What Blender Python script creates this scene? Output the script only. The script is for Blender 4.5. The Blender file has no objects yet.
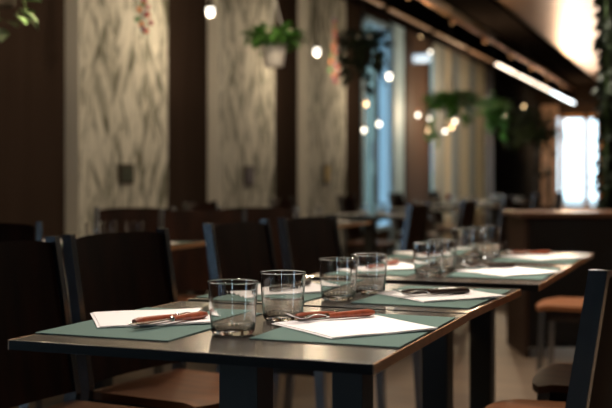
import bpy, bmesh, math, random
from mathutils import Vector, Matrix
random.seed(7)
R = math.radians
PI = math.pi
S = bpy.context.scene
C = S.collection

# ------------------------------------------------------------ camera
A = R(21.2)                       # the camera looks 21.2 deg left of the table row
cd = bpy.data.cameras.new('camera'); cam = bpy.data.objects.new('camera', cd); C.objects.link(cam)
cd.sensor_width = 36; cd.lens = 1069 * 36 / 612; cd.shift_y = -26 / 612
cam.location = (0, 0, 1.04); cam.rotation_euler = (R(90), 0, A)
cd.clip_start = .05; cd.clip_end = 200
cd.dof.use_dof = True; cd.dof.focus_distance = 2.24; cd.dof.aperture_fstop = 3.1
S.camera = cam
# ------------------------------------------------------------ world, exposure
W = bpy.data.worlds.new('world'); S.world = W; W.use_nodes = True
W.node_tree.nodes['Background'].inputs[0].default_value = (.72, .86, 1, 1)
W.node_tree.nodes['Background'].inputs[1].default_value = 4.0
S.view_settings.view_transform = 'Standard'; S.view_settings.look = 'None'
S.view_settings.exposure = 0; S.view_settings.gamma = 1; S.view_settings.use_curve_mapping = False
S.cycles.sample_clamp_indirect = 4; S.cycles.use_denoising = True
S.cycles.caustics_reflective = False; S.cycles.caustics_refractive = True

def light(name, kind, loc, energy, color, rot=(0, 0, 0), **kw):
    l = bpy.data.lights.new(name, kind); l.energy = energy; l.color = color
    for k, v in kw.items(): setattr(l, k, v)
    o = bpy.data.objects.new(name, l); C.objects.link(o); o.location = loc; o.rotation_euler = rot
    return o
# daylight through the left wall's rear window (beside the camera) and the end window
light('window_daylight', 'AREA', (-4.12, -1.75, 1.2), 16, (.42, .68, 1), (0, R(-90), 0), shape='RECTANGLE', size=2.2, size_y=1.1)
light('end_window_daylight', 'AREA', (-3.2, 26.8, 1.3), 50, (1, .86, .70), (R(-90), 0, 0), shape='RECTANGLE', size=1.0, size_y=2.3)
light('back_door_daylight', 'AREA', (2.0, -3.12, 1.2), 13, (.50, .74, 1), (R(90), 0, 0), shape='RECTANGLE', size=.30, size_y=2.2)

# ------------------------------------------------------------ materials
MATS = {}
def mat(name, col, rough=.5, metal=0, spec=.5, emit=None, es=0, bump=None, vary=None, trans=0, ior=1.45, coat=0, subs=0):
    m = bpy.data.materials.new(name); m.use_nodes = True; nt = m.node_tree; b = nt.nodes['Principled BSDF']
    I = b.inputs
    I['Base Color'].default_value = (*col, 1); I['Roughness'].default_value = rough; I['Metallic'].default_value = metal
    I['Specular IOR Level'].default_value = spec; I['Transmission Weight'].default_value = trans; I['IOR'].default_value = ior
    I['Coat Weight'].default_value = coat; I['Coat Roughness'].default_value = .15
    if emit: I['Emission Color'].default_value = (*emit, 1); I['Emission Strength'].default_value = es
    if vary or bump:
        tc = nt.nodes.new('ShaderNodeTexCoord'); mp = nt.nodes.new('ShaderNodeMapping'); nz = nt.nodes.new('ShaderNodeTexNoise')
        nt.links.new(tc.outputs['Object'], mp.inputs[0]); nt.links.new(mp.outputs[0], nz.inputs['Vector'])
        sc = (vary or bump)[0]
        mp.inputs['Scale'].default_value = sc; nz.inputs['Scale'].default_value = 1; nz.inputs['Detail'].default_value = 5
        if vary:
            cr = nt.nodes.new('ShaderNodeValToRGB'); nt.links.new(nz.outputs['Fac'], cr.inputs[0])
            cr.color_ramp.elements[0].position = .33; cr.color_ramp.elements[1].position = .68
            cr.color_ramp.elements[0].color = (*col, 1); cr.color_ramp.elements[1].color = (*vary[1], 1)
            nt.links.new(cr.outputs[0], I['Base Color'])
        if bump:
            bp = nt.nodes.new('ShaderNodeBump'); bp.inputs['Strength'].default_value = bump[1]; bp.inputs['Distance'].default_value = .002
            nt.links.new(nz.outputs['Fac'], bp.inputs['Height']); nt.links.new(bp.outputs[0], I['Normal'])
    MATS[name] = m
    return m
mat('espresso', (.020, .013, .010), .38, vary=((40, 40, 3), (.034, .019, .012)))
mat('chair_back', (.013, .0055, .0035), .5, spec=.10, vary=((14, 14, 2), (.036, .013, .007)))
mat('seat_wood', (.105, .036, .012), .5, spec=.3, vary=((4, 40, 40), (.165, .058, .018)))
mat('chair_metal', (.30, .31, .33), .2, metal=.95)
mat('laminate', (.022, .018, .015), .24, spec=.7, vary=((3, 30, 30), (.030, .024, .019)))
mat('edge_wood', (.62, .31, .14), .4, vary=((30, 30, 60), (.75, .40, .19)))
mat('edge_shaded', (.009, .007, .006), .5, spec=.2)  # same edge band, darkened to carry the shade on front and back
mat('leg_steel', (.052, .050, .045), .55, spec=.3)
mat('placemat', (.088, .138, .120), .85, spec=.2, bump=((900, 900, 900), .25))
mat('napkin', (.78, .73, .71), .9, spec=.2, bump=((500, 500, 500), .3))
mat('handle_red', (.17, .034, .015), .3, vary=((60, 60, 8), (.28, .065, .028)), coat=.3)
mat('handle_dark', (.022, .012, .009), .3, coat=.3)
mat('steel', (.62, .61, .59), .18, metal=1)
mat('glass', (1, 1, 1), .0, trans=1, ior=1.46)
mat('pane', (.80, .93, .93), .02, trans=1, ior=1.02)
mat('floor', (.070, .047, .030), .5, spec=.3, vary=((1.2, 7, 1), (.115, .078, .049)))
mat('wall_brown', (.050, .033, .025), .8, spec=.0, vary=((9, 9, .7), (.060, .040, .030)))
mat('wall_dark', (.010, .009, .008), .85, spec=0)
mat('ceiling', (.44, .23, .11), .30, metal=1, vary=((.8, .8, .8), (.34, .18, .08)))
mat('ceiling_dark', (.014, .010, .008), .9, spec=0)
mat('beam', (.010, .007, .006), .9, spec=0)
mat('copper', (.62, .26, .10), .28, metal=1)
mat('cream_frame', (.36, .52, .64), .5)
mat('pillar_brown', (.045, .026, .018), .6, spec=.2)
mat('edge_cream_lit', (.88, .84, .74), .7)
mat('facade', (.085, .115, .098), .8)
mat('facade_dark', (.015, .026, .03), .5)
mat('pavement', (.30, .30, .29), .9)
mat('pot_white', (.84, .81, .78), .5)
mat('pot_dark', (.06, .045, .035), .6)
mat('leaf', (.06, .19, .03), .40, vary=((14, 14, 14), (.15, .36, .08)))
mat('leaf_light', (.15, .36, .08), .3, vary=((14, 14, 14), (.58, .72, .46)))
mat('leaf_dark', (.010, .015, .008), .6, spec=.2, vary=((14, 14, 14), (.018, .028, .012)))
mat('blossom', (.80, .78, .62), .6)
mat('stem', (.06, .10, .03), .6)
mat('cord', (.02, .02, .02), .6)
mat('chain_white', (.75, .75, .72), .4)
mat('lamp_glow', (1, 1, 1), .5, emit=(1, .93, .80), es=3.5)
mat('bulb_glow', (1, .9, .7), .5, emit=(1, .66, .33), es=5)
mat('bulb_cool', (1, 1, 1), .5, emit=(1, .90, .74), es=5)
mat('oblong_glow', (1, 1, 1), .5, emit=(.72, .88, 1), es=1.1)
mat('strip_warm', (.10, .05, .03), .5, emit=(1, .50, .22), es=.22)
mat('strip_bright', (1, .9, .8), .5, emit=(1, .80, .62), es=5)
mat('strip_cool', (1, 1, 1), .5, emit=(.82, .92, 1), es=7)
mat('spot_amber', (.3, .12, .05), .5, emit=(1, .5, .2), es=1.0)
mat('counter_top', (.07, .030, .015), .3, vary=((2, 20, 20), (.10, .045, .022)))
mat('counter_body', (.011, .009, .008), .5, spec=.2)
mat('counter_side', (.035, .018, .011), .5, spec=.2)
mat('plaque_green', (.055, .065, .045), .4); mat('plaque_violet', (.12, .10, .13), .4); mat('plaque_yellow', (.55, .36, .05), .4)
mat('plaque_frame', (.07, .05, .035), .5)
for n, c in dict(red=(.62, .06, .04), orange=(.75, .22, .06), violet=(.12, .05, .22), green=(.10, .32, .10), pink=(.6, .2, .22)).items(): mat('bead_' + n, c, .5)
mat('curtain_cream', (.66, .56, .42), .9); mat('curtain_grey', (.36, .37, .35), .9); mat('curtain_sand', (.62, .50, .34), .9); mat('curtain_rose', (.62, .45, .35), .9)
mat('plate', (.75, .74, .72), .25); mat('salt_red', (.35, .04, .02), .4)
mat('door_wood', (.55, .26, .09), .5)
def translucent(n, w):
    nt = MATS[n].node_tree; b = nt.nodes['Principled BSDF']; t = nt.nodes.new('ShaderNodeBsdfTranslucent'); t.inputs[0].default_value = b.inputs['Base Color'].default_value
    m = nt.nodes.new('ShaderNodeMixShader'); m.inputs[0].default_value = w
    nt.links.new(b.outputs[0], m.inputs[1]); nt.links.new(t.outputs[0], m.inputs[2]); nt.links.new(m.outputs[0], nt.nodes['Material Output'].inputs[0])
for n in ('curtain_rose', 'curtain_cream', 'curtain_grey', 'curtain_sand'): translucent(n, .35)
def wallpaper():
    m = bpy.data.materials.new('wallpaper'); m.use_nodes = True; nt = m.node_tree; b = nt.nodes['Principled BSDF']
    b.inputs['Roughness'].default_value = .75; b.inputs['Specular IOR Level'].default_value = .25
    N = nt.nodes.new; L = nt.links.new
    tc = N('ShaderNodeTexCoord')
    outs = []
    for ang, sc, w in ((26, (1, 12, 2.6), 0), (-24, (1, 10, 2.3), 3.7), (4, (1, 24, 2.4), 9.1)):
        r = N('ShaderNodeMapping'); r.inputs['Rotation'].default_value = (R(ang), 0, 0); L(tc.outputs['Object'], r.inputs[0])
        s = N('ShaderNodeMapping'); s.inputs['Scale'].default_value = sc; s.inputs['Location'].default_value = (w, w, w); L(r.outputs[0], s.inputs[0])
        n = N('ShaderNodeTexNoise'); n.inputs['Scale'].default_value = 1; n.inputs['Detail'].default_value = 3; n.inputs['Distortion'].default_value = .5
        L(s.outputs[0], n.inputs['Vector']); outs.append(n.outputs['Fac'])
    mx = N('ShaderNodeMath'); mx.operation = 'MINIMUM'; L(outs[0], mx.inputs[0]); L(outs[1], mx.inputs[1])
    ad = N('ShaderNodeMath'); ad.operation = 'MULTIPLY_ADD'; L(outs[2], ad.inputs[0]); ad.inputs[1].default_value = .45; L(mx.outputs[0], ad.inputs[2])
    cr = N('ShaderNodeValToRGB'); L(ad.outputs[0], cr.inputs[0])
    e = cr.color_ramp.elements
    e[0].position = .55; e[0].color = (.16, .16, .115, 1); e[1].position = .73; e[1].color = (.78, .75, .66, 1)
    k = e.new(.63); k.color = (.43, .42, .35, 1)
    L(cr.outputs[0], b.inputs['Base Color'])
    MATS['wallpaper'] = m
wallpaper()

# ------------------------------------------------------------ mesh helpers
class MB:
    def __init__(s): s.bm = bmesh.new()
    def box(s, x0, x1, y0, y1, z0, z1, bev=0, M=None):
        t = bmesh.new(); bmesh.ops.create_cube(t, size=1)
        for v in t.verts: v.co = Vector(((x0 + x1) / 2 + v.co.x * (x1 - x0), (y0 + y1) / 2 + v.co.y * (y1 - y0), (z0 + z1) / 2 + v.co.z * (z1 - z0)))
        if bev: bmesh.ops.bevel(t, geom=t.edges[:], offset=bev, segments=2, profile=.6, affect='EDGES')
        return s.merge(t, M)
    def merge(s, t, M=None):
        if M: bmesh.ops.transform(t, matrix=M, verts=t.verts[:])
        me = bpy.data.meshes.new('t'); t.to_mesh(me); t.free(); s.bm.from_mesh(me); bpy.data.meshes.remove(me)
        return s
    def loft(s, rings, cap=True, closed=True):
        vs = [[s.bm.verts.new(p) for p in r] for r in rings]
        n = len(vs[0])
        for a, b in zip(vs, vs[1:]):
            for i in range(n if closed else n - 1):
                j = (i + 1) % n; s.bm.faces.new((a[i], a[j], b[j], b[i]))
        if cap: s.bm.faces.new(vs[0][::-1]); s.bm.faces.new(vs[-1])
        return s
    def lathe(s, prof, n=32, c=(0, 0, 0)):
        rings = [[(c[0] + r * math.cos(2 * PI * i / n), c[1] + r * math.sin(2 * PI * i / n), c[2] + z) for i in range(n)] for r, z in prof]
        return s.loft(rings)
    def tube(s, pts, rad, n=8):
        pts = [Vector(p) for p in pts]
        if not isinstance(rad, (list, tuple)): rad = [rad] * len(pts)
        rings = []
        for i, p in enumerate(pts):
            d = (pts[min(i + 1, len(pts) - 1)] - pts[max(i - 1, 0)]).normalized()
            u = d.cross(Vector((0, 0, 1))) if abs(d.z) < .95 else d.cross(Vector((1, 0, 0)))
            u.normalize(); w = u.cross(d)
            rings.append([p + (u * math.cos(2 * PI * k / n) + w * math.sin(2 * PI * k / n)) * rad[i] for k in range(n)])
        return s.loft(rings)
    def sphere(s, c, r, sx=1, sy=1, sz=1, seg=12):
        t = bmesh.new(); bmesh.ops.create_uvsphere(t, u_segments=seg, v_segments=max(6, seg // 2), radius=r)
        for v in t.verts: v.co = Vector((c[0] + v.co.x * sx, c[1] + v.co.y * sy, c[2] + v.co.z * sz))
        return s.merge(t)
    def sheet(s, f, nu, nv, th):
        """closed slab: f(u,v)->(point, normal)"""
        top = [[f(i / nu, j / nv) for j in range(nv + 1)] for i in range(nu + 1)]
        a = [[s.bm.verts.new(Vector(p)) for p, n in r] for r in top]
        b = [[s.bm.verts.new(Vector(p) - Vector(n) * th) for p, n in r] for r in top]
        for i in range(nu):
            for j in range(nv):
                s.bm.faces.new((a[i][j], a[i + 1][j], a[i + 1][j + 1], a[i][j + 1])); s.bm.faces.new((b[i][j], b[i][j + 1], b[i + 1][j + 1], b[i + 1][j]))
        for i in range(nu):
            s.bm.faces.new((a[i][0], b[i][0], b[i + 1][0], a[i + 1][0])); s.bm.faces.new((a[i][nv], a[i + 1][nv], b[i + 1][nv], b[i][nv]))
        for j in range(nv):
            s.bm.faces.new((a[0][j], a[0][j + 1], b[0][j + 1], b[0][j])); s.bm.faces.new((a[nu][j], b[nu][j], b[nu][j + 1], a[nu][j + 1]))
        return s
    def build(s, name, material, parent=None, smooth=False, loc=None):
        bmesh.ops.recalc_face_normals(s.bm, faces=s.bm.faces[:])
        me = bpy.data.meshes.new(name)
        if loc is not None: bmesh.ops.translate(s.bm, vec=-Vector(loc), verts=s.bm.verts[:])
        s.bm.to_mesh(me); s.bm.free()
        if smooth:
            for p in me.polygons: p.use_smooth = True
            me.set_sharp_from_angle(angle=R(38))
        me.materials.append(MATS[material])
        o = bpy.data.objects.new(name, me); C.objects.link(o)
        if loc is not None: o.location = loc
        if parent: o.parent = parent
        return o
def tag(o, label, cat, group=None):
    o['label'] = label; o['category'] = cat
    if group: o['group'] = group
    return o
def thing(name, label, cat, loc=(0, 0, 0), rz=0, group=None):
    o = bpy.data.objects.new(name, None); C.objects.link(o); o.location = loc; o.rotation_euler = (0, 0, rz); o.empty_display_size = .1
    return tag(o, label, cat, group)
def struct(o): o['kind'] = 'structure'; return o
def copy_tree(o, parent=None):
    c = o.copy(); C.objects.link(c); c.parent = parent
    for ch in list(o.children): copy_tree(ch, c)
    return c
class Proto:
    """first call places the prototype, later calls place copies"""
    def __init__(s, root): s.root = root; s.used = False
    def put(s, loc, rz, label, cat, group, scale=1):
        o = copy_tree(s.root) if s.used else s.root
        s.used = True
        o.location = loc; o.rotation_euler = (0, 0, rz)
        o.scale = (scale,) * 3
        return tag(o, label, cat, group)

# ------------------------------------------------------------ the room
D = -4.2; Y0, Y1 = -3.2, 27.0; X1 = 4.0; HC = 3.34
struct(MB().box(D - .2, X1 + .2, Y0 - .2, Y1 + .2, -.1, 0).build('floor', 'floor'))
struct(MB().box(D - .2, X1 + .2, Y0 - .2, Y1 + .2, HC, HC + .1).build('ceiling', 'ceiling'))
# left wall: solid pieces between the openings
wl = MB()
OPEN = [(-2.4, -1.1, .05, 2.35), (12.75, 13.95, .35, 3.1), (15.85, 19.7, .35, 3.1)]   # y0,y1,z0,z1
y = Y0 - .2
for a, b, z0, z1 in OPEN:
    wl.box(D - .2, D, y, a, 0, HC); wl.box(D - .2, D, a, b, 0, z0); wl.box(D - .2, D, a, b, z1, HC); y = b
wl.box(D - .2, D, y, Y1, 0, HC)
wall = struct(wl.build('wall_left', 'wall_brown'))
for y0, y1 in ((3.9, 5.15), (6.26, 7.515), (8.446, 9.70), (10.592, 11.84)):
    MB().box(D, D + .11, y0, y1, 0, HC, .004).build('wallpaper_panel', 'wallpaper', wall, loc=(D, y0, 0))
    MB().box(D, D + .112, y0 - .012, y0, 0, HC, .002).build('lit_edge_strip', 'edge_cream_lit', wall)  # plain cream strip, lightened to stand in for daylight on panel sides
for y0, y1 in ((14.45, 15.8), (19.75, 20.6)):
    MB().box(D, D + .10, y0, y1, 0, HC, .006).build('pilaster', 'pillar_brown', wall)
MB().box(D, D + .04, 20.6, 26.95, 0, 3.2, .004).build('dark_panel', 'wall_dark', wall)  # added panel, darkens the far stretch of wall
struct(MB().box(X1, X1 + .2, Y0 - .2, Y1, 0, HC).build('wall_right', 'wall_dark'))
struct(MB().box(D - .2, 1.75, Y0 - .2, Y0, 0, HC).box(2.25, X1 + .2, Y0 - .2, Y0, 0, HC).box(1.75, 2.25, Y0 - .2, Y0, 2.35, HC).build('wall_back', 'wall_dark'))
d2 = struct(MB().box(1.75, 1.79, Y0 - .1, Y0 + .03, 0, 2.35).box(2.21, 2.25, Y0 - .1, Y0 + .03, 0, 2.35).box(1.79, 2.21, Y0 - .1, Y0 + .03, 2.31, 2.35).box(1.79, 2.21, Y0 - .1, Y0 + .03, 0, .08).build('door_2', 'cream_frame'))
MB().box(1.79, 2.21, Y0 - .05, Y0 - .044, .08, 2.31).build('pane', 'pane', d2)
# end wall with its glazed door opening
we = MB(); WX0, WX1, WZ = -3.72, -2.72, 2.60
we.box(D - .2, D + .05, Y1, Y1 + .2, 0, HC); we.box(D + .05, WX0, Y1, Y1 + .2, WZ, HC); we.box(WX1, X1 + .2, Y1, Y1 + .2, 0, HC); we.box(WX0, WX1, Y1, Y1 + .2, WZ, HC)
struct(we.build('wall_end', 'wall_brown'))
def window(n, y0, y1, z0, z1, fm, mull, trans=()):
    f = MB(); t = .06; x0, x1 = D - .12, D + .03
    f.box(x0, x1, y0, y0 + t, z0, z1).box(x0, x1, y1 - t, y1, z0, z1).box(x0, x1, y0, y1, z0, z0 + t).box(x0, x1, y0, y1, z1 - t, z1)
    for m in mull: f.box(x0 + .02, x1 - .02, m - .025, m + .025, z0, z1)
    for m in trans: f.box(x0 + .02, x1 - .02, y0, y1, m - .025, m + .025)
    w = struct(f.build('window_%d' % n, fm))
    ys = [y0 + t] + list(mull) + [y1 - t]
    for a, b in zip(ys, ys[1:]): MB().box(D - .06, D - .054, a, b, z0 + t, z1 - t).build('pane', 'pane', w)
    return w
window(1, 12.75, 13.95, .35, 3.1, 'cream_frame', ())
window(2, 15.85, 19.7, .35, 3.1, 'pillar_brown', (17.1, 18.4))
window(3, -2.4, -1.1, .05, 2.35, 'cream_frame', (-1.75,))
# casing panel right of the teal window
struct(MB().box(D, D + .07, 13.95, 14.45, 0, 3.2, .008).build('trim_1', 'cream_frame'))
# end door
f = MB(); f.box(WX0, WX0 + .10, Y1 - .06, Y1 + .1, 0, WZ).box(WX1 - .10, WX1, Y1 - .06, Y1 + .1, 0, WZ).box(WX0, WX1, Y1 - .06, Y1 + .1, WZ - .1, WZ).box(WX0 + .58, WX0 + .70, Y1 - .06, Y1 + .1, 0, WZ).box(WX0, WX1, Y1 - .04, Y1 + .08, 0, .35)
d1 = struct(f.build('door_1', 'door_wood'))
w4 = struct(MB().box(D + .05, D + .09, Y1 - .02, Y1 + .1, 0, WZ).box(D + .09, WX0, Y1 - .02, Y1 + .1, 0, .06).box(D + .09, WX0, Y1 - .02, Y1 + .1, WZ - .06, WZ).build('window_4', 'door_wood'))
MB().box(D + .09, WX0, Y1 + .02, Y1 + .026, .06, WZ - .06).build('pane', 'pane', w4)
for a, b in ((WX0 + .1, WX0 + .58), (WX0 + .70, WX1 - .1)): MB().box(a, b, Y1 + .02, Y1 + .026, .35, WZ - .1).build('pane', 'pane', d1)
# soffit along the windows and the hanging beam
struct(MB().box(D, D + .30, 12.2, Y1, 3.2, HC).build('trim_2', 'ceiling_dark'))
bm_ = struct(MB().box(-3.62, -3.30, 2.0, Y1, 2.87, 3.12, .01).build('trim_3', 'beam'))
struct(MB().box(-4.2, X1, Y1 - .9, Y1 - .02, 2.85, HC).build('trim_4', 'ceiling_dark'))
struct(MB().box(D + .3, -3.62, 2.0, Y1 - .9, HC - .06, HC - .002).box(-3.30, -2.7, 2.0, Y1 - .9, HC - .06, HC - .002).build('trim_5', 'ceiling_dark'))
# outside: pavement and the building across
struct(MB().box(-40, D - .2, -20, 60, -.15, -.1).box(D - .2, 30, Y1 + .2, 60, -.15, -.1).build('ground_outside', 'pavement'))
fa = thing('neighbour_building', 'teal plastered building seen through the window beyond the panels', 'building', (-9, 34, -.1))
MB().box(-9.4, -9, 22, 46, -.1, 7).build('facade', 'facade', fa).matrix_parent_inverse = Matrix.Translation((9, -34, .1))
for yy, z0, z1, w in ((28.2, 1.55, 2.05, 1.0), (28.4, .1, 1.15, .5), (29.6, .1, 1.15, .5), (30.9, 1.2, 2.4, .9), (34, 1.2, 2.4, .9), (38, 1.2, 2.4, .9)):
    o = MB().box(-9.03, -8.95, yy, yy + w, z0, z1).build('facade_window', 'facade_dark', fa); o.matrix_parent_inverse = Matrix.Translation((9, -34, .1))

# ------------------------------------------------------------ lamps
# linear lamp added unseen along the ceiling to brighten the wall panels
ll = thing('added_linear_lamp', 'added long linear ceiling lamp, unseen, brightening the patterned wall panels', 'lamp', (-1.7, 7.0, 3.22))
MB().box(-.05, .05, -4.9, 4.9, .03, .10, .01).build('housing', 'cord', ll)
MB().box(-.035, .035, -4.85, 4.85, .022, .03).build('diffuser', 'bulb_cool', ll)
for yy in (-4, 0, 4): MB().tube([(0, yy, .1), (0, yy, .125)], .006).build('hanger', 'cord', ll)
light('added_linear_light', 'AREA', (-1.74, 7.0, 3.225), 560, (1, .89, .75), (0, R(-58), 0), shape='RECTANGLE', size=.12, size_y=9.6, spread=R(110))
# big drum lamp added unseen on the right as fill light
dl = thing('added_drum_lamp', 'added large cream drum lamp, unseen fill over the right side of the room', 'lamp', (1.2, 7.6, 2.55))
MB().lathe([(.40, 0), (.41, 0), (.41, .32), (.40, .32)], 36).build('shade', 'curtain_cream', dl, True)
MB().tube([(0, 0, .3), (0, 0, HC - 2.55)], .006, 6).build('cord', 'cord', dl)
MB().sphere((0, 0, .1), .07).build('bulb', 'bulb_cool', dl, True)
light('drum_fill_light', 'POINT', (1.2, 7.6, 2.5), 75, (1, .82, .62), shadow_soft_size=.25)
def pendant(loc, label, power=0, r=.027):
    x, y, z = loc
    t = thing('pendant_lamp', label, 'lamp', (x, y, z), group='small white pendant lamps')
    MB().tube([(0, 0, .10), (0, 0, HC - z)], .005, 6).build('cord', 'cord', t)
    MB().lathe([(.004, .13), (.014, .125), (.018, .07), (.022, .05), (.026, .045)], 16).build('socket', 'cord', t, True)
    MB().lathe([(.012, .052), (.030, .046), (r, .012), (r + .002, 0), (r * .6, -.014), (.004, -.020)], 24).build('bulb', 'lamp_glow', t, True)
    if power: light('pendant_light', 'POINT', (x, y, z - .10), power, (1, .78, .52), shadow_soft_size=.06)
pendant((-2.66, 3.45, 2.12), 'added white pendant lamp, unseen, brightening the top left corner plant', 24)  # unseen lamp added to brighten the corner leaves
pendant((-2.35, 6.15, 2.42), 'added white pendant lamp, unseen, brightening the white pot from the aisle', 22)  # added out of view to lighten the white pot
pendant((-2.05, 3.95, 2.36), 'added white pendant lamp, unseen, brightening the chairs by the nearest second-row table', 38)  # extra unseen lamp, put in to light the second-row chairs
pendant((-3.6, 7.28, 2.28), 'white pendant lamp nearest the camera, beside the brown strip left of the white pot', 10)
pendant((-3.6, 9.57, 2.23), 'white pendant lamp in front of the third patterned panel', 10)
pendant((-3.6, 11.96, 2.21), 'white pendant lamp hanging in front of the teal window', 10)
# dome lamps over the dining row (above the picture)
for i, (yy, w) in enumerate(((1.95, 'first'), (3.35, 'second'), (5.2, 'third'))):
    t = thing('dome_lamp', 'black dome pendant over the dining row, %s from the camera' % w, 'lamp', (-.86, yy, 2.05), group='dome lamps over the row')
    MB().tube([(0, 0, .2), (0, 0, HC - 2.05)], .005, 6).build('cord', 'cord', t)
    MB().lathe([(.02, .21), (.05, .19), (.12, .12), (.17, 0), (.165, 0), (.115, .112), (.045, .18), (.015, .19)], 28).build('shade', 'cord', t, True)
    MB().sphere((0, 0, .09), .04).build('bulb', 'bulb_cool', t, True)
    light('dome_lamp_light', 'SPOT', (-.86, yy, 2.06), 70 if yy < 5 else 110, (1, .90, .82), spot_size=R(62), spot_blend=.7, shadow_soft_size=.07)
# small bulbs; those at curtains and teal window stand in for window reflections
def bulb(px, py, X, m, label):
    th = A - math.atan((px - 306) / 1069); Y = -X / math.tan(th)
    Z = -X * math.sin(A) + Y * math.cos(A); z = 1.04 + (178 - py) / 1069 * Z
    t = thing('hanging_bulb', label, 'lamp', (X, Y, z), group='small bulbs hung before the windows')
    MB().tube([(0, 0, .05), (0, 0, HC - z)], .003, 5).build('cord', 'cord', t)
    MB().lathe([(.012, .075), (.014, .045)], 10).build('socket', 'copper', t, True)
    MB().sphere((0, 0, .01), .024, sz=1.15).build('globe', m, t, True)
for px, py, X, m, s in ((418, 116, -3.55, 'bulb_cool', 'leftmost warm window reflection made as a bulb before the striped curtains'), (429, 119, -3.75, 'bulb_cool', 'pale window reflection made as a bulb, second from left before the striped curtains'),
    (428, 131, -3.7, 'bulb_glow', 'low amber window reflection made as a bulb below the pale one by the striped curtains'), (445, 132, -3.4, 'bulb_cool', 'lowest bright window reflection made as a bulb at the middle of the striped curtains'),
    (455, 122, -3.75, 'bulb_cool', 'rightmost pale window reflection made as a bulb under the green hanging basket'), (452, 128, -3.8, 'bulb_glow', 'amber window reflection made as a bulb just left of the rightmost pale one under the basket'),
    (364, 131, -3.8, 'bulb_cool', 'low reflection made as a bulb at the left edge of the teal window'), (379, 125, -3.5, 'bulb_cool', 'reflection made as a bulb at the middle of the teal window'),
    (366, 105, -3.9, 'bulb_glow', 'high amber reflection made as a bulb at the left edge of the teal window'), (421, 36, -3.9, 'bulb_glow', 'small amber bulb high beneath the beam, leftmost'),
    (430, 53, -3.9, 'bulb_cool', 'white bulb high beside the oblong lamp'), (446, 47, -3.9, 'bulb_glow', 'small amber bulb high beneath the beam, rightmost'),
    (524, 107, -3.6, 'bulb_glow', 'amber bulb alone before the dark wall section'),
    (567, 121, -3.4, 'bulb_cool', 'bright bulb at the upper left corner of the end door'), (598, 141, -2.6, 'bulb_cool', 'bright bulb at the right side of the end door'), (594, 128, -2.6, 'bulb_glow', 'upper amber bulb at the right side of the end door')):
    bulb(px, py, X, m, s)
light('curtain_fill_light', 'POINT', (-3.3, 15.2, 2.0), 110, (1, .75, .48), shadow_soft_size=.1)  # fill light added to brighten the striped curtains
light('door_bulb_light', 'POINT', (-3.3, 25.2, 2.1), 70, (1, .62, .30), shadow_soft_size=.08)
o = thing('oblong_lamp', 'small bluish white oblong wall lamp beneath the soffit', 'lamp', (D + .10, 14.75, 2.74))
MB().box(.02, .26, -.03, .03, -.05, .05, .02).build('diffuser', 'oblong_glow', o, True)
MB().box(-.03, .28, .03, .04, -.07, .07).build('backplate', 'cream_frame', o)
# strip lights under the beam and copper pipe over it
for k in range(9):
    ya, yb = 9.0 + k * 1.96, 9.0 + k * 1.96 + 1.75
    m = 'strip_warm' if k < 4 else ('strip_bright' if k < 7 else 'strip_cool')
    w = ['first', 'second', 'third', 'fourth', 'fifth', 'sixth', 'seventh', 'eighth', 'ninth'][k]
    t = thing('strip_light', 'slim strip light under the dark beam, %s from the near end' % w, 'lamp', (-3.30, ya, 2.85), group='strip lights under the beam')
    MB().box(-.03, .03, 0, yb - ya, 0, .02, .004).build('housing', 'beam', t)
    MB().box(-.026, .026, .02, yb - ya - .02, -.012, 0).build('diffuser', m, t)
tag(MB().tube([(-3.27, 5, 3.14), (-3.27, 26, 3.14)], .022, 10).build('copper_pipe', 'copper', None, True), 'long copper pipe running along the top of the beam', 'pipe')
for k in range(8):
    t = thing('pipe_spot', 'small amber spot on the copper pipe, %s from the near end' % ['first', 'second', 'third', 'fourth', 'fifth', 'sixth', 'seventh', 'eighth'][k], 'lamp', (-3.27, 9.5 + 2.1 * k, 3.118), group='amber spots on the pipe')
    MB().lathe([(.02, 0), (.03, -.02), (.03, -.05), (.004, -.05)], 12).build('shade', 'copper', t, True)
    MB().sphere((0, 0, -.05), .022).build('bulb', 'spot_amber', t, True)

# ------------------------------------------------------------ chair
def make_chair():
    t = thing('dining_chair', 'x', 'chair')
    tn = math.tan(R(10)); xb = -.19
    def back(u, v):
        yy = -.205 + .41 * u; z = .445 + .425 * v
        z += -.012 * abs(2 * u - 1) ** 4 if v == 1 else 0
        bow = .018 * (1 - (2 * u - 1) ** 2)
        return (xb - (z - .46) * tn - bow + .008, yy, z), (math.cos(R(10)), 0, math.sin(R(10)))
    MB().sheet(back, 12, 4, .016).build('backrest', 'chair_back', t, True)
    def seat(u, v):
        xx = xb + .40 * v; w = .215 - .012 * v; yy = (2 * u - 1) * w
        if v > .8: xx -= .03 * (2 * u - 1) ** 4
        dip = .010 * math.sin(PI * u) * math.sin(PI * min(1, v * 1.05)); 
        return (xx, yy, .422 - dip - (.008 * ((v - .9) / .1) if v > .9 else 0)), (0, 0, 1)
    MB().sheet(seat, 12, 10, .022).build('seat', 'seat_wood', t, True)
    MB().box(xb, .15, -.18, -.155, .345, .398).box(xb, .15, .155, .18, .345, .398).box(.13, .155, -.18, .18, .345, .398).build('seat_rail', 'espresso', t)
    for s in (-1, 1):
        y0 = s * .222
        def sec(x, z, hw=.020, hy=.011): return [(x - hw, y0 - hy, z), (x + hw, y0 - hy, z), (x + hw, y0 + hy, z), (x - hw, y0 + hy, z)]
        MB().loft([sec(-.245, 0, .013), sec(xb - .012, .36), sec(xb - .002, .44), sec(xb - .41 * tn, .875, .017)]).build('leg', 'chair_metal', t)
        y0 = s * .185
        MB().loft([sec(.185, 0, .012), sec(.165, .398, .018, .016)]).build('leg', 'chair_metal', t)
    return t
chair = Proto(make_chair())
G1 = 'chairs along the left of the dining row'; G2 = 'chairs along the right of the dining row'; G3 = 'chairs of the second row'
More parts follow.
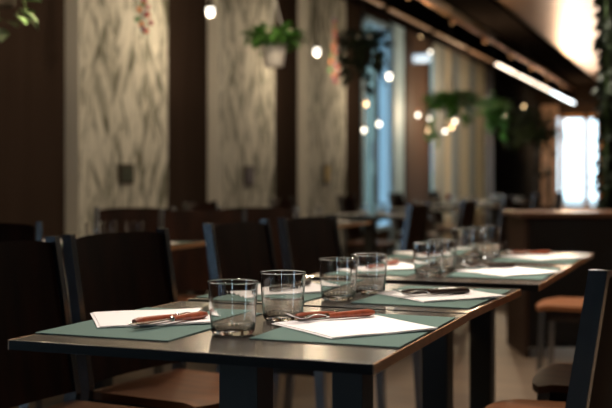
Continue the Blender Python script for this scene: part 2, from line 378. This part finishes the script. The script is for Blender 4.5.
# (x,y) given for the middle of the back's top edge
def put_chair(bx, by, rz, label, group, H=.875):
    chair.put((bx + .262 * math.cos(rz), by + .262 * math.sin(rz), 0), rz, label, 'chair', group)
put_chair(-1.775, 2.335, R(-4), 'dark wooden chair left of the row, nearest the camera, cut by the left edge', G1)
put_chair(-1.745, 2.885, R(-9), 'dark wooden chair left of the row, second from the camera, beside the nearest red handles', G1)
put_chair(-1.715, 3.705, R(-4), 'dark wooden chair left of the row, third from the camera, post edged blue', G1)
put_chair(-1.665, 4.315, R(-8), 'dark wooden chair left of the row, fourth and farthest, behind the middle glasses', G1)
put_chair(-.172, 2.20, R(172), 'dark chair at the right edge of the picture, right of the nearest table', G2)
put_chair(-.13, 2.80, R(180), 'dark chair tucked right of the second table, brown seat at the bottom edge', G2)
put_chair(-.08, 3.47, R(180 + 3), 'dark chair tucked right of the third table', G2)
put_chair(-.38, 5.45, R(180), 'chair with an orange lit seat beyond the right end of the row', G2)
fc = A - R(90)
put_chair(-2.60, 3.30, fc + R(12), 'dark chair turned to the camera behind the leftmost chair back', G3)
put_chair(-3.13, 5.36, fc, 'dark chair behind the small glasses before the first patterned panel', G3)
put_chair(-2.57, 5.11, fc, 'brown chair facing the camera under the wide brown strip', G3)
put_chair(-2.50, 5.68, fc, 'dark chair facing the camera below the panel with the white pot', G3)

# ------------------------------------------------------------ tables
TH = .74
def make_table(dep=.68):
    t = thing('dining_table', 'x', 'table'); w = .355; d = dep / 2
    MB().box(-w + .0015, w - .0015, -d + .0015, d - .0015, TH - .018, TH, .0015).build('tabletop', 'laminate', t)
    for x0, x1, y0, y1 in ((-w, -w + .0015, -d, d), (w - .0015, w, -d, d), (-w + .0015, w - .0015, -d, -d + .0015), (-w + .0015, w - .0015, d - .0015, d)):
        MB().box(x0, x1, y0, y1, TH - .018, TH - .0004).build('edge_band', 'edge_wood' if x1 - x0 < .01 else 'edge_shaded', t)
    MB().box(-.062, .022, -.052, .032, .012, TH - .03, .003).build('column', 'leg_steel', t)
    MB().box(-.20, .16, -d + .10, d - .10, TH - .03, TH - .018).build('mounting_plate', 'leg_steel', t)
    MB().box(-.24, .20, -.23, .21, 0, .012, .004).build('foot_plate', 'leg_steel', t)
    return t
table = Proto(make_table())
GT = 'dark tables of the dining row'
table.put((-.876, 1.987, 0), 0, 'nearest dark table with wood edge, two settings and two big glasses', 'table', GT)
t2 = make_table(.565); t2.location = (-.868, 2.335 + .300, 0); t2.rotation_euler.z = R(-2.2)
tag(t2, 'second dark table of the row, between the nearest and third', 'table', GT)
table.put((-.83, 3.375, 0), 0, 'third dark table of the row, its near right corner free of the second', 'table', GT)
table.put((-.83, 4.068, 0), 0, 'fourth and farthest dark table of the dining row', 'table', GT)
GT2 = 'dark tables of the second row'
ROW2 = [(-2.62, 4.22), (-2.62, 6.75), (-2.62, 8.25), (-2.62, 9.9), (-2.62, 11.6), (-2.62, 13.3)]
ORD = ['nearest', 'second', 'third', 'fourth', 'fifth', 'farthest']
for (x, y), w in zip(ROW2, ORD):
    table.put((x, y, 0), 0, '%s table of the second row along the panelled wall' % w, 'table', GT2)
    if y > 6:
        put_chair(x + .79, y, R(180), 'dark chair on the aisle side of the %s second-row table' % w, G3)
        put_chair(x - .80, y, 0, 'dark chair on the wall side of the %s second-row table' % w, G3)

# ------------------------------------------------------------ settings
def make_mat(lx, ly):
    return MB().box(-lx / 2, lx / 2, -ly / 2, ly / 2, 0, .0025, .0008).build('placemat', 'placemat')
def make_napkin(l=.24):
    t = thing('napkin', 'x', 'napkin')
    def layer(z, s, off, name, c):
        def f(u, v):
            x = (u - .5) * l * s + off; y = (v - .5) * l * s
            return (x, y, z + .0020 * u * (.6 + .4 * math.sin(3 * v + c)) + .0006 * math.sin(9 * u + 5 * v)), (0, 0, 1)
        MB().sheet(f, 10, 10, .0012).build(name, 'napkin', t, True)
    layer(.0018, 1, 0, 'lower_fold', 0); layer(.0036, .985, .004, 'upper_fold', .7)
    return t
def handle(mb, x0, L):
    rings = []
    for i in range(9):
        u = i / 8; x = x0 + L * u
        w = .0074 + .0034 * math.sin(PI * min(1, u * 1.1) * .5) - (.004 if u == 1 else 0) - (.0012 if u == 0 else 0); h = w * .72
        rings.append([(x, w * math.cos(2 * PI * k / 12), h * math.sin(2 * PI * k / 12)) for k in range(12)])
    return mb.loft(rings)
def make_fork(hm):
    # +x: towards the handle end
    t = thing('fork', 'x', 'fork')
    h = handle(MB(), 0, .112).build('handle', hm, t, True)
    MB().lathe([(.0056, 0), (.0062, .001), (.0062, .006), (.005, .007)], 14).build('ferrule', 'steel', t, True).rotation_euler = (0, R(-90), 0)
    def nk(u, v):
        x = -.005 - .052 * u; w = .0034 + .0082 * max(0, (u - .45) / .55) ** 1.3
        return (x, (2 * v - 1) * w, .0012 + .010 * math.sin(PI * u) * .5 * (1 - .3 * u) ), (0, 0, 1)
    MB().sheet(nk, 10, 4, .0016).build('neck', 'steel', t, True)
    for k in range(4):
        y = -.0098 + .00653 * k
        MB().tube([(-.055, y, .0008), (-.072, y, .001), (-.090, y, .0075), (-.100, y, .013)], [.0016, .0015, .0013, .0007], 6).build('tine', 'steel', t, True)
    return t
def make_knife(hm):
    t = thing('knife', 'x', 'knife')
    handle(MB(), 0, .092).build('handle', hm, t, True)
    MB().lathe([(.0056, 0), (.0060, .001), (.0060, .006), (.0045, .008)], 14).build('ferrule', 'steel', t, True).rotation_euler = (0, R(-90), 0)
    b = MB(); rings = []
    for x, lo, hi in ((-.006, -.004, .004), (-.02, -.006, .006), (-.07, -.0075, .0065), (-.098, -.006, .006), (-.112, .002, .0055)):
        rings.append([(x, lo, -.0002), (x, hi, -.0009), (x, hi, .0009), (x, lo, .0002)])
    b.loft(rings).build('blade', 'steel', t)
    return t
mats = Proto(make_mat(.29, .43)); naps = Proto(make_napkin())
forks = {m: Proto(make_fork(m)) for m in ('handle_red', 'handle_dark')}; knives = {m: Proto(make_knife(m)) for m in ('handle_red', 'handle_dark')}
ZM = TH + .0003
def setting(mx, my, mrz, nx, ny, nrz, fx, fy, frz, hm, where, row='of the dining row'):
    g = 'settings ' + row
    mats.put((mx, my, ZM), R(mrz), 'green placemat ' + where, 'placemat', 'green placemats ' + row)
    naps.put((nx, ny, ZM + .0030), R(nrz), 'white folded napkin ' + where, 'napkin', 'white napkins ' + row)
    c = 'red-brown' if hm == 'handle_red' else 'dark'
    zf = ZM + .0030 + .0036 + .0100
    o = forks[hm].put((fx, fy, zf), R(frz), 'fork with %s handle on the napkin %s' % (c, where), 'fork', 'forks ' + row)
    # knife beneath, turned the other way
    k = knives[hm].put((fx + .030 * math.cos(R(frz)) - .024 * math.sin(R(frz)), fy + .030 * math.sin(R(frz)) + .024 * math.cos(R(frz)), zf), R(frz + 180), 'knife lying against the fork on the napkin ' + where, 'knife', 'knives ' + row)
setting(-1.086, 1.945, 0, -1.120, 1.985, 36, -1.040, 1.945, -109, 'handle_red', 'left on the nearest table')
setting(-.672, 2.028, 0, -.682, 2.015, 50, -.752, 2.065, 52, 'handle_red', 'right on the nearest table')
setting(-1.075, 2.610, -2, -1.09, 2.63, 40, -1.08, 2.66, -104, 'handle_dark', 'left on the second table')
setting(-.672, 2.635, -2.2, -.665, 2.640, 47, -.675, 2.585, 42, 'handle_dark', 'right on the second table')
setting(-1.035, 3.37, 0, -1.05, 3.40, 40, -1.05, 3.42, -100, 'handle_red', 'left on the third table')
setting(-.635, 3.385, 0, -.625, 3.37, 52, -.70, 3.42, 48, 'handle_dark', 'right on the third table')
setting(-1.035, 4.06, 0, -1.05, 4.08, 42, -1.05, 4.10, -100, 'handle_red', 'left on the farthest table')
setting(-.625, 4.03, 0, -.61, 4.04, 50, -.68, 4.08, 50, 'handle_red', 'right on the farthest table')
def make_glass():
    t = thing('glass_tumbler', 'x', 'glass')
    h = .100; prof = [(.001, .0005), (.030, .0005), (.0355, .002), (.0385, .006), (.0400, .016), (.0420, .05), (.0449, h - .003), (.04515, h - .0012), (.0449, h - .0003), (.0444, h), (.0439, h - .0003), (.04365, h - .0012), (.0435, h - .003), (.0404, .05), (.0384, .018), (.0350, .0115), (.020, .0095), (.001, .009)]
    mb = MB().lathe(prof, 96)
    for v in mb.bm.verts:
        if .003 < v.co.z < .0165 and v.co.xy.length > .0382:
            k = 1 - .018 * (.5 + .5 * math.cos(32 * math.atan2(v.co.y, v.co.x))); v.co.x *= k; v.co.y *= k
    mb.build('bowl', 'glass', t, True)
    return t
gl = Proto(make_glass())
GG = 'clear tumblers of the dining row'
for x, y, s, w in ((-.878, 1.865, 1, 'nearest clear tumbler, left of the pair on the nearest table'), (-.866, 2.087, 1, 'clear tumbler just behind the nearest one, by the red-handled fork'),
    (-.880, 2.478, 1, 'third clear tumbler from the camera, left on the second table'), (-.858, 2.655, 1, 'fourth clear tumbler from the camera, right on the second table'),
    (-.838, 3.185, 1, 'fifth clear tumbler, nearest of the two on the third table'), (-.841, 3.372, 1, 'sixth clear tumbler, overlapped by the fifth on the third table'),
    (-.850, 3.78, 1.18, 'seventh clear tumbler, left of the far pair'), (-.825, 3.99, 1.18, 'farthest clear tumbler at the right of the far pair')):
    gl.put((x + .004, y, ZM), random.random(), w, 'glass', GG).scale = (1.08 * s, 1.08 * s, 1.02 * s)
# second-row settings
for i, (x, y) in enumerate(ROW2):
    for s, side in ((-1, 'wall'), (1, 'aisle')):
        w = '%s side of the %s second-row table' % (side, ORD[i])
        mats.put((x + s * .2, y, ZM), 0, 'green placemat on the ' + w, 'placemat', 'green placemats of the second row')
        naps.put((x + s * .2, y + .02, ZM + .003), R(45), 'white napkin on the ' + w, 'napkin', 'white napkins of the second row')
        gl.put((x + s * .035 * (1 if i else -1), y - .14 + (.22 if s > 0 else 0), ZM), 0, 'small clear tumbler towards the ' + w, 'glass', 'clear tumblers of the second row')
gl.put((-2.53, 4.33, ZM), 0, 'small clear tumbler in front of the dark chair before the first panel', 'glass', 'clear tumblers of the second row')
# plates and shaker far away
for k in range(4):
    tag(MB().lathe([(.001, 0), (.07, 0), (.125, .014), (.127, .017), (.07, .006), (.001, .005)], 28).build('plate', 'plate', None, True, ), 'white plate in the low stack on the farthest second-row table, %s' % ['at the bottom', 'second from the bottom', 'third from the bottom', 'on top'][k], 'plate', 'stacked white plates').location = (-2.42, 13.5, TH + .008 + .012 * k)
t = thing('shaker', 'small white shaker with red cap on the fourth second-row table', 'shaker', (-2.36, 9.75, TH))
MB().lathe([(.03, 0), (.034, .01), (.030, .08), (.022, .10)], 20).build('jar', 'plate', t, True)
MB().lathe([(.022, .10), (.024, .105), (.022, .14), (.012, .15)], 20).build('cap', 'salt_red', t, True)

# ------------------------------------------------------------ counter and ivy pillar at right
t = thing('sideboard', 'long dark sideboard with a lit brown top behind the dining row', 'sideboard', (-.80, 6.32, 0), R(21.2))
MB().box(-.25, 2.6, 0, .55, .06, .81, .004).build('body', 'counter_body', t)
MB().box(-.30, 2.64, -.02, .57, .81, .84, .006).build('top', 'counter_top', t)
MB().box(-.275, -.25, 0, .55, .0, .81).build('end_panel', 'counter_side', t)
for k in range(4):
    dr = MB().box(-.23 + k * .71, .45 + k * .71, -.014, 0, .09, .795, .003).build('door', 'counter_body', t)
    MB().box(.38 + k * .71, .395 + k * .71, -.03, -.014, .40, .52, .003).build('handle', 'copper', dr)
struct(MB().box(-.80, -.25, 8.5, 9.05, 0, HC).build('pillar', 'wall_dark'))
def leaf_mesh(mb, p, d, up, L, w):
    d = d.normalized(); s = d.cross(up).normalized(); n = s.cross(d)
    pts = [(0, 0), (.25, .8), (.55, 1), (.85, .5), (1, 0), (.85, -.5), (.55, -1), (.25, -.8)]
    top = [mb.bm.verts.new(p + d * (L * u) + s * (w * v * .5) + n * (-.35 * L * u * u + .08 * w * abs(v))) for u, v in pts]
    mid = mb.bm.verts.new(p + d * (.5 * L) + n * (-.0875 * L))
    for i in range(8): mb.bm.faces.new((mid, top[i], top[(i + 1) % 8]))
ivy = thing('ivy', 'dark climbing ivy covering the pillar at the right edge', 'plant', (-.8, 8.5, .8))
ivy.location = (0, 0, 0)
mb = MB()
for k in range(900):
    z = random.uniform(.82, 3.3)
    e = random.random()
    if e < .6: p = Vector((-.80 - random.random() * .05, random.uniform(8.45, 9.05), z)); n = Vector((-1, 0, 0))
    else: p = Vector((random.uniform(-.82, -.25), 8.5 - random.random() * .05, z)); n = Vector((0, -1, 0))
    d = (n * random.uniform(.3, 1) + Vector((random.uniform(-.5, .5), random.uniform(-.5, .5), random.uniform(-1, .2))))
    leaf_mesh(mb, p, d, Vector((.1, .2, 1)), random.uniform(.07, .13), random.uniform(.05, .09))
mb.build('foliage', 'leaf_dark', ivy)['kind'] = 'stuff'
for k in range(5):
    MB().tube([(-.82 - .01 * k, 8.5 + .11 * k, .0), (-.83, 8.47 + .12 * k, 1), (-.82, 8.53 + .1 * k, 2.2), (-.83, 8.5 + .1 * k, 3.25)], .008, 6).build('stem', 'stem', ivy)

# ------------------------------------------------------------ hanging plants
def bush(mb, c, rx, rz, n, L, droop=.5):
    for k in range(n):
        th = random.uniform(0, 2 * PI); ph = random.uniform(-.5, 1); rr = random.random() ** .5
        d = Vector((math.cos(th) * rr, math.sin(th) * rr, ph * (1 - .5 * rr)))
        p = Vector(c) + Vector((d.x * rx, d.y * rx, d.z * rz))
        leaf_mesh(mb, p, Vector((math.cos(th), math.sin(th), random.uniform(-droop, .9))), Vector((.13, .11, 1)), L * random.uniform(.7, 1.2), L * random.uniform(.4, .65))
def hang_plant(loc, label, pot, lm, rx, rz, n, L, trail=0, blossoms=0, tm=None):
    t = thing('hanging_plant', label, 'plant', loc, group='hanging plants in a row')
    MB().lathe([(.001, 0), (.060, 0), (.066, .006), (.085, .135), (.092, .138), (.092, .155), (.082, .155), (.080, .14), (.062, .02), (.001, .02)], 28).build('pot', pot, t, True)
    MB().lathe([(.001, .125), (.079, .125), (.079, .13), (.001, .132)], 20).build('soil', 'pot_dark', t)
    for k in range(3):
        a = 2 * PI * k / 3 + .4
        MB().tube([(.088 * math.cos(a), .088 * math.sin(a), .15), (0, 0, .5)], .004, 6).build('chain', 'chain_white' if blossoms > 4 else 'cord', t)
    MB().tube([(0, 0, .5), (0, 0, HC - loc[2])], .007 if blossoms > 4 else .004, 6).build('hanger', 'chain_white' if blossoms > 4 else 'cord', t)
    mb = MB(); bush(mb, (0, 0, .19), rx, rz, n, L)
    for k in range(trail):
        th = random.uniform(0, 2 * PI); q = Vector((math.cos(th) * rx * .8, math.sin(th) * rx * .8, .15)); ln = random.uniform(.1, .42)
        for j in range(14):
            leaf_mesh(mb, q + Vector((random.uniform(-.03, .03), random.uniform(-.03, .03), -ln * j / 14)), Vector((math.cos(th) + random.uniform(-1, 1), math.sin(th) + random.uniform(-1, 1), -.5)), Vector((.1, .1, 1)), L, L * .55)
    mb.build('foliage', lm, t)['kind'] = 'stuff'
    for k in range(blossoms):
        a = random.uniform(PI, 2 * PI); MB().sphere((rx * .75 * math.cos(a), rx * .8 * math.sin(a), .20 + .05 * random.random()), .024, sz=.6, seg=10).build('blossom', 'blossom', t, True)
hang_plant((-2.9, 6.86, 1.815), 'white hanging pot with bright green leaves before the second dark strip', 'pot_white', 'leaf', .17, .11, 230, .085, 0, 6)
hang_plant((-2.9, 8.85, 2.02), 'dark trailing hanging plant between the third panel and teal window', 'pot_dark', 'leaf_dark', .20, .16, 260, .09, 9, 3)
hang_plant((-2.9, 12.1, 1.73), 'green hanging basket in front of the striped curtains', 'pot_white', 'leaf', .26, .15, 260, .12, 4)
hang_plant((-2.9, 14.5, 1.80), 'loose green hanging plant before the dark wall section', 'pot_dark', 'leaf', .22, .2, 150, .11, 5)
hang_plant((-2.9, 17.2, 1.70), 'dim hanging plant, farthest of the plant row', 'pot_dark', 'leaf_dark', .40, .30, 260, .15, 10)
# near plant whose lit leaves enter the top left corner
t = thing('hanging_plant', 'lit leafy plant hanging into the top left corner', 'plant', (-2.98, 3.93, 1.80), group='hanging plants in a row')
MB().lathe([(.001, 0), (.060, 0), (.066, .006), (.085, .135), (.092, .138), (.092, .155), (.082, .155), (.080, .14), (.062, .02), (.001, .02)], 28).build('pot', 'pot_dark', t, True)
MB().tube([(0, 0, .14), (0, 0, HC - 1.80)], .005, 6).build('hanger', 'cord', t)
for k in range(26):
    th = 2.4 * k; mb = MB()
    leaf_mesh(mb, Vector((.09 * math.cos(th), .09 * math.sin(th), .14 - .25 * random.random())), Vector((math.cos(th), math.sin(th), random.uniform(-.5, .5))), Vector((.1, .1, 1)), random.uniform(.08, .12), random.uniform(.05, .08))
    mb.build('leaf', 'leaf_light', t)
tag_ = [MB().tube([(0, 0, .12), (.09 * math.cos(a), .09 * math.sin(a), .08), (.13 * math.cos(a), .13 * math.sin(a), -.07)], .004, 6).build('stem', 'stem', t) for a in (.5, 2.6, 4.4)]
# tall dark house plant standing before the far rose curtain
t = thing('house_plant', 'tall dark house plant silhouetted before the rose curtain', 'plant', (-3.62, 24.6, 0))
MB().lathe([(.001, 0), (.16, 0), (.22, .4), (.20, .4), (.15, .05), (.001, .05)], 24).build('pot', 'pot_dark', t, True)
for k, (dx, dz) in enumerate(((.15, 2.1), (-.1, 1.6), (.0, 1.9), (-.15, 1.2))):
    MB().tube([(0, 0, .3), (dx * .3, 0, dz * .6), (dx, .05 * k, dz)], [.02, .015, .008], 6).build('stem', 'leaf_dark', t)
    mb = MB(); bush(mb, (dx, .05 * k, dz), .12, .25, 22, .2); mb.build('foliage', 'leaf_dark', t)['kind'] = 'stuff'

# ------------------------------------------------------------ curtains, plaques, garlands
def curtain(y0, y1, m, label, z0=.05, z1=3.15, x=D + .12, axis='y'):
    mb = MB(); n = max(24, int((y1 - y0) / .02))
    def f(u, v):
        s = y0 + (y1 - y0) * u; w = .035 * math.sin((s - y0) * 2 * PI / .17) * (.7 + .3 * v) + .01 * math.sin(7 * s)
        z = z0 + (z1 - z0) * v
        return ((x + w, s, z), (1, 0, 0)) if axis == 'y' else ((s, x + w, z), (0, 1, 0))
    mb.sheet(f, n, 3, .004)
    tag(mb.build('curtain', m, None, True), label, 'curtain', 'pleated curtains')
cs = [(15.95, 16.5, 'curtain_grey'), (16.58, 17.0, 'curtain_cream'), (17.1, 17.6, 'curtain_grey'), (17.7, 18.25, 'curtain_cream'), (18.3, 18.8, 'curtain_grey'), (18.85, 19.65, 'curtain_sand')]
for (a, b, m), w in zip(cs, ['grey curtain panel at the far left of the striped curtains', 'first cream panel of the striped curtains', 'grey panel between the two cream curtains', 'second cream panel of the striped curtains', 'grey panel left of the wide sand curtain', 'wide sand curtain at the right end of the striped curtains']): curtain(a, b, m, w)
curtain(-4.15, -3.74, 'curtain_rose', 'rose cream curtain left of the bright end door', x=Y1 - .15, axis='x', z1=2.84)
def plaque(px, m, label, py=174):
    th = A - math.atan((px - 306) / 1069); DP = D + .11; Y = -DP / math.tan(th); Z = -DP * math.sin(A) + Y * math.cos(A); z = 1.04 + (178 - py) / 1069 * Z
    hh = 10 * Z / 1069; t = thing('wall_plaque', label, 'plaque', (D + .11, Y, z), group='small plaques on the panels')
    MB().box(0, .02, -.10, .10, -hh, hh, .004).build('frame', 'plaque_frame', t)
    MB().box(.02, .024, -.08, .08, -hh + .02, hh - .02).build('plate', m, t)
plaque(125, 'plaque_green', 'small dark green plaque on the first patterned panel')
plaque(248, 'plaque_violet', 'small violet grey plaque on the second patterned panel', 176)
plaque(326, 'plaque_yellow', 'small yellow plaque on the third patterned panel', 174)
def garland(px, X, y0, y1, label, n):
    th = A - math.atan((px - 306) / 1069); Y = -X / math.tan(th); Z = -X * math.sin(A) + Y * math.cos(A)
    za, zb = 1.04 + (178 - y0) / 1069 * Z, 1.04 + (178 - y1) / 1069 * Z
    t = thing('garland', label, 'garland', (X, Y, zb), group='bead garlands')
    MB().tube([(0, 0, 0), (0, 0, HC - zb)], .003, 5).build('string', 'chain_white', t)
    cols = ['red', 'orange', 'green', 'violet', 'pink']
    for k in range(n):
        u = k / (n - 1); r = .05 * math.sin(PI * min(1, u * 1.4 + .1)) * (1 if u < .8 else .3); a = 2.4 * k
        MB().sphere((r * math.cos(a), r * math.sin(a), (za - zb) * u), .019, seg=8).build('bead', 'bead_' + cols[(k * 3) % 5], t, True)
garland(144, -3.5, -14, 31, 'string of coloured beads at the top of the first patterned panel', 16)
garland(335, -3.5, 20, 82, 'string of coloured beads before the third patterned panel', 22)
